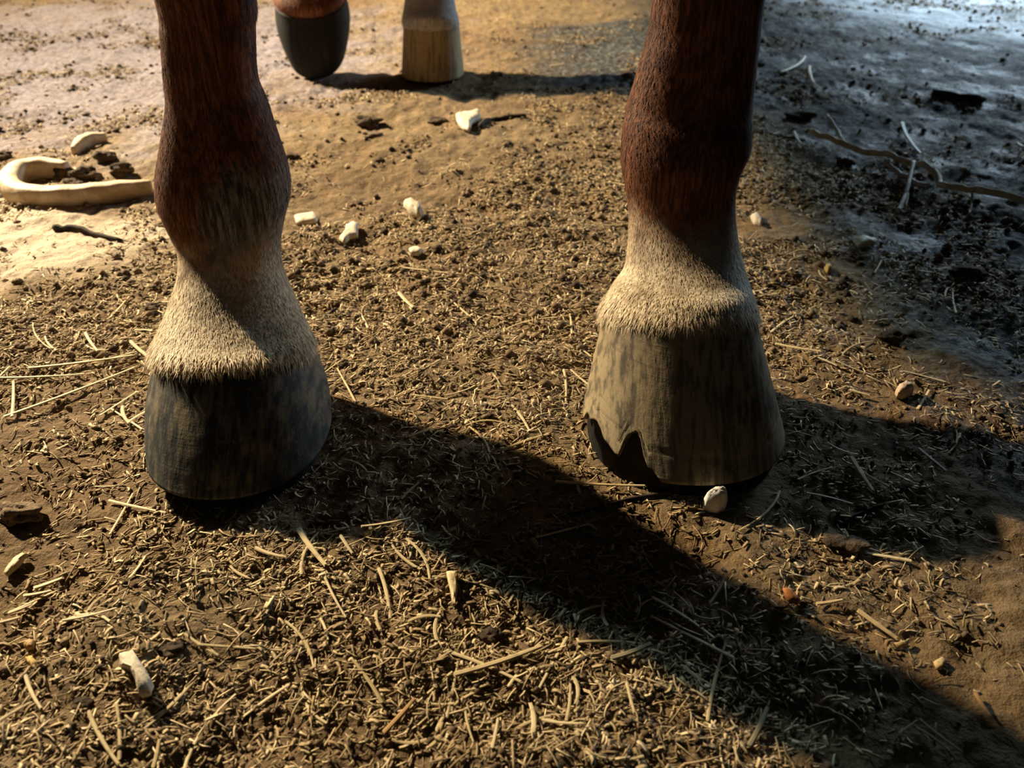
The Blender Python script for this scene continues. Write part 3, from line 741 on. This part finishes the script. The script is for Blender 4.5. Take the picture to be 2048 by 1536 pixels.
chip('wood_chip', [(1868, 1322), (1884, 1312), (1892, 1318), (1886, 1334), (1874, 1336)], .003, 'straw', 'squarish pale wood chip at lower right', 'wood chip')
chip('wood_chip', [(10, 1150), (30, 1122), (54, 1108), (58, 1113), (40, 1136), (16, 1156)], .004, 'straw', 'long pale wood chip at the left edge, above the short bright straws', 'wood chip', .3, .002)
chip('dead_leaf', [(1560, 1186), (1574, 1184), (1600, 1206), (1594, 1213), (1572, 1208)], .003, 'leaf', 'orange dead leaf on the edge of the long leg shadow', 'leaf', .6, .002, (.2, .2))
chip('dead_leaf', [(1786, 1283), (1806, 1279), (1819, 1274), (1816, 1289), (1798, 1291)], .003, 'straw', 'pale curled leaf at the lower end of the bright thick straw', 'leaf', .6, .002, (.2, 0))

def clod(px, py, wpx, hflat, mat, label, seed, stretch=(1.3, .9), sink=.25):
    g = gp(px, py); r = pxsize(px, py, wpx) / 2 / stretch[0]
    o = link('dirt_clod', lump(r, hflat, .30, 4, seed, stretch), M[mat]); o.location = (g.x, g.y, H(g.x, g.y) + r * hflat * (1 - sink) * .7)
    o.data.polygons.foreach_set('use_smooth', [True] * len(o.data.polygons))
    return tag(o, label, 'dirt clod')
clod(38, 1032, 84, .6, 'clod_tan', 'crumbly grey-brown dirt lump at the left edge', 1)
clod(738, 250, 62, .55, 'clod', 'dark dirt clod behind the left fetlock, towards the hind hooves', 2, (1.5, .8))
clod(875, 248, 36, .5, 'clod', 'small dark clod left of the angular cream paring', 3)
clod(583, 312, 30, .6, 'clod', 'black clod touching the outline of the left fetlock', 4)
clod(1690, 1082, 84, .40, 'clod', 'broken dark clod on the dirt right of the white pebble', 5, (1.5, .9))
clod(1785, 680, 52, .6, 'clod', 'black clod on the border of the dark soil', 6)
clod(1690, 322, 34, .7, 'clod', 'black clod under the pale branch', 7)
clod(1935, 545, 62, .45, 'clod', 'flat dark clod far out on the right dark soil', 8, (1.4, .9))
clod(305, 617, 34, .6, 'clod', 'small dark clod left of the left pastern', 9)
clod(980, 1262, 44, .5, 'clod', 'dark clod in the litter above the thick pale straw', 10)
clod(345, 1300, 48, .5, 'clod', 'dark clod right of the pale curved paring', 11)
clod(165, 1415, 42, .5, 'clod', 'dark clod left below the pale curved paring', 12)
clod(760, 325, 22, .7, 'clod', 'tiny dark clod between the legs, below the larger one', 13)
clod(745, 278, 34, .5, 'clod_tan', 'flat brown clod just below the dark one between the legs', 14)
clod(1600, 232, 70, .4, 'clod', 'low dark clod on the ground right of the right cannon', 15, (1.6, .8))
clod(10, 318, 40, .6, 'clod', 'dark clod at the left edge behind the horseshoe', 16)
for i, (px, py, w, q) in enumerate(((128, 352, 42, 'leftmost'), (176, 362, 50, 'middle and biggest'), (212, 326, 40, 'rearmost'), (150, 378, 38, 'nearest'), (245, 350, 42, 'rightmost'))):
    clod(px, py, w, .8, 'clod', 'dark manure lump inside the horseshoe, ' + q + ' of the heap', 20 + i, (1.2, 1.0))['group'] = 'manure lumps inside the horseshoe'

# horseshoe of pale horn
def shoe(pts, wpx, h, mat, taper, top_px):
    """bar swept along the ground points: pale flat top, upright sides"""
    P = np.array([list(gp(*p))[:2] + [w] for p, w in zip(pts, taper)]); Q = spline(P, 6); rings = []
    for i, (x, y, w) in enumerate(Q):
        a, b = Q[max(i - 1, 0)], Q[min(i + 1, len(Q) - 1)]; d = np.array([b[0] - a[0], b[1] - a[1]]); d /= np.linalg.norm(d); nrm = np.array([-d[1], d[0]])
        hh = h * (.45 + .55 * min(1, w)) * (1 + .02 * math.sin(i * 1.1)); hw = wpx / 2 * w
        prof = [(-1.05, -.002), (-1.0, hh * .55), (-.86, hh * .93), (-.55, hh), (.2, hh * 1.02), (.75, hh * .95), (.95, hh * .7), (1.0, -.002)]
        rings.append([(x + nrm[0] * hw * k, y + nrm[1] * hw * k, z) for k, z in prof])
    V, Fc = loft(rings); return V, Fc
V, Fc = shoe([(140, 352), (95, 350), (52, 357), (30, 375), (34, 398), (75, 410), (140, 410), (200, 404), (255, 395), (308, 386)], .023, .022, 'horn', (.55, .9, 1, 1, 1, 1, 1, .95, .8, .45), 0)
c = gp(140, 380); V = [(v[0] - c.x, v[1] - c.y, v[2]) for v in V]
o = link('horseshoe', new_mesh('horseshoe', V, Fc, True), M['horn'], loc=(c.x, c.y, H(c.x, c.y)))
tag(o, 'large pale horseshoe-shaped ring lying open to the right behind the left foreleg', 'horseshoe')
V, Fc = shoe([(150, 312), (165, 300), (185, 290), (215, 283)], .016, .016, 'horn', (.4, .9, .9, .4), 0)
c = gp(180, 295); V = [(v[0] - c.x, v[1] - c.y, v[2]) for v in V]
o = link('hoof_paring', new_mesh('hoof_paring', V, Fc, True), M['horn'], loc=(c.x, c.y, H(c.x, c.y)))
tag(o, 'pale arc-shaped paring lying behind the horseshoe', 'hoof paring')

# twigs
def twig_piece(pts, w0, w1, zs=None):
    P = []
    for i, p in enumerate(pts):
        g = gp(*p); f_ = i / (len(pts) - 1); z = zs[i] if zs else 0
        P.append((g.x, g.y, z, pxsize(*p, w0 + (w1 - w0) * f_) / 2))
    Q = spline(P, 4); rings = []
    for i, (x, y, z, r) in enumerate(Q):
        a, b = Q[max(i - 1, 0)], Q[min(i + 1, len(Q) - 1)]; d = Vector(b[:3] - a[:3]).normalized(); s_ = d.cross(Vector((0, 0, 1))).normalized(); u_ = s_.cross(d)
        r *= 1 + .10 * math.sin(i * 2.3)
        rings.append([tuple(Vector((x, y, H(x, y) + z + r * .8)) + s_ * r * math.cos(k * math.pi / 4) + u_ * r * math.sin(k * math.pi / 4)) for k in range(8)])
    return loft(rings)
def twig_obj(name, pts, w0, w1, mat, parent=None, zs=None):
    V, Fc = twig_piece(pts, w0, w1, zs); o = link(name, new_mesh(name, V, Fc, True), M[mat], parent); return o
br = twig_obj('branch', [(1618, 277), (1660, 293), (1700, 306), (1745, 318), (1790, 332), (1840, 348), (1868, 364), (1882, 384), (1930, 396), (1990, 410), (2080, 432)], 12, 15, 'twig',
              zs=[.012, .012, .011, .010, .010, .010, .010, .009, .008, .008, .008])
tag(br, 'pale knotty branch lying across the dark ground at right', 'branch')
twig_obj('offshoot', [(1684, 300), (1668, 276), (1648, 258)], 8, 5, 'twig_white', br, [.012, .020, .026])
twig_obj('offshoot', [(1768, 332), (1800, 356), (1832, 378), (1850, 390)], 9, 12, 'twig_white', br, [.008, .008, .008, .010])
twig_obj('offshoot', [(1822, 342), (1815, 372), (1806, 404), (1793, 430)], 7, 9, 'twig_white', br, [.014, .012, .010, .008])
twig_obj('offshoot', [(1810, 385), (1812, 405), (1808, 420)], 6, 4, 'twig', br, [.012, .010, .006])
twig_obj('offshoot', [(1938, 398), (1940, 415), (1936, 436)], 6, 4, 'twig', br, [.008, .006, .003])
for pts, w0, w1, lab in (
    ([(110, 461), (150, 464), (190, 474), (245, 488)], 13, 8, 'dark twig lying on the pale dust at the left edge'),
    ([(960, 262), (975, 247), (1010, 239), (1052, 236)], 10, 9, 'dark bent twig running right from the angular cream paring'),
    ([(1862, 192), (1900, 197), (1965, 204)], 16, 14, 'thick black twig on the dark ground at upper right'),
    ([(1140, 1030), (1200, 1014), (1270, 998), (1345, 984)], 6, 10, 'dark twig slanting from beneath the right front hoof'),
    ([(1500, 262), (1560, 268), (1612, 275)], 4, 4, 'hair-thin twig pointing at the cut end of the branch'),
    ([(1690, 1040), (1720, 1022), (1770, 1002)], 8, 4, 'thin dark twig above the broken clod at right'),
    ([(640, 628), (655, 620), (668, 612)], 9, 7, 'short black twig right of the left coronet')):
    tag(twig_obj('twig', pts, w0, w1, 'dark_twig'), lab, 'twig')
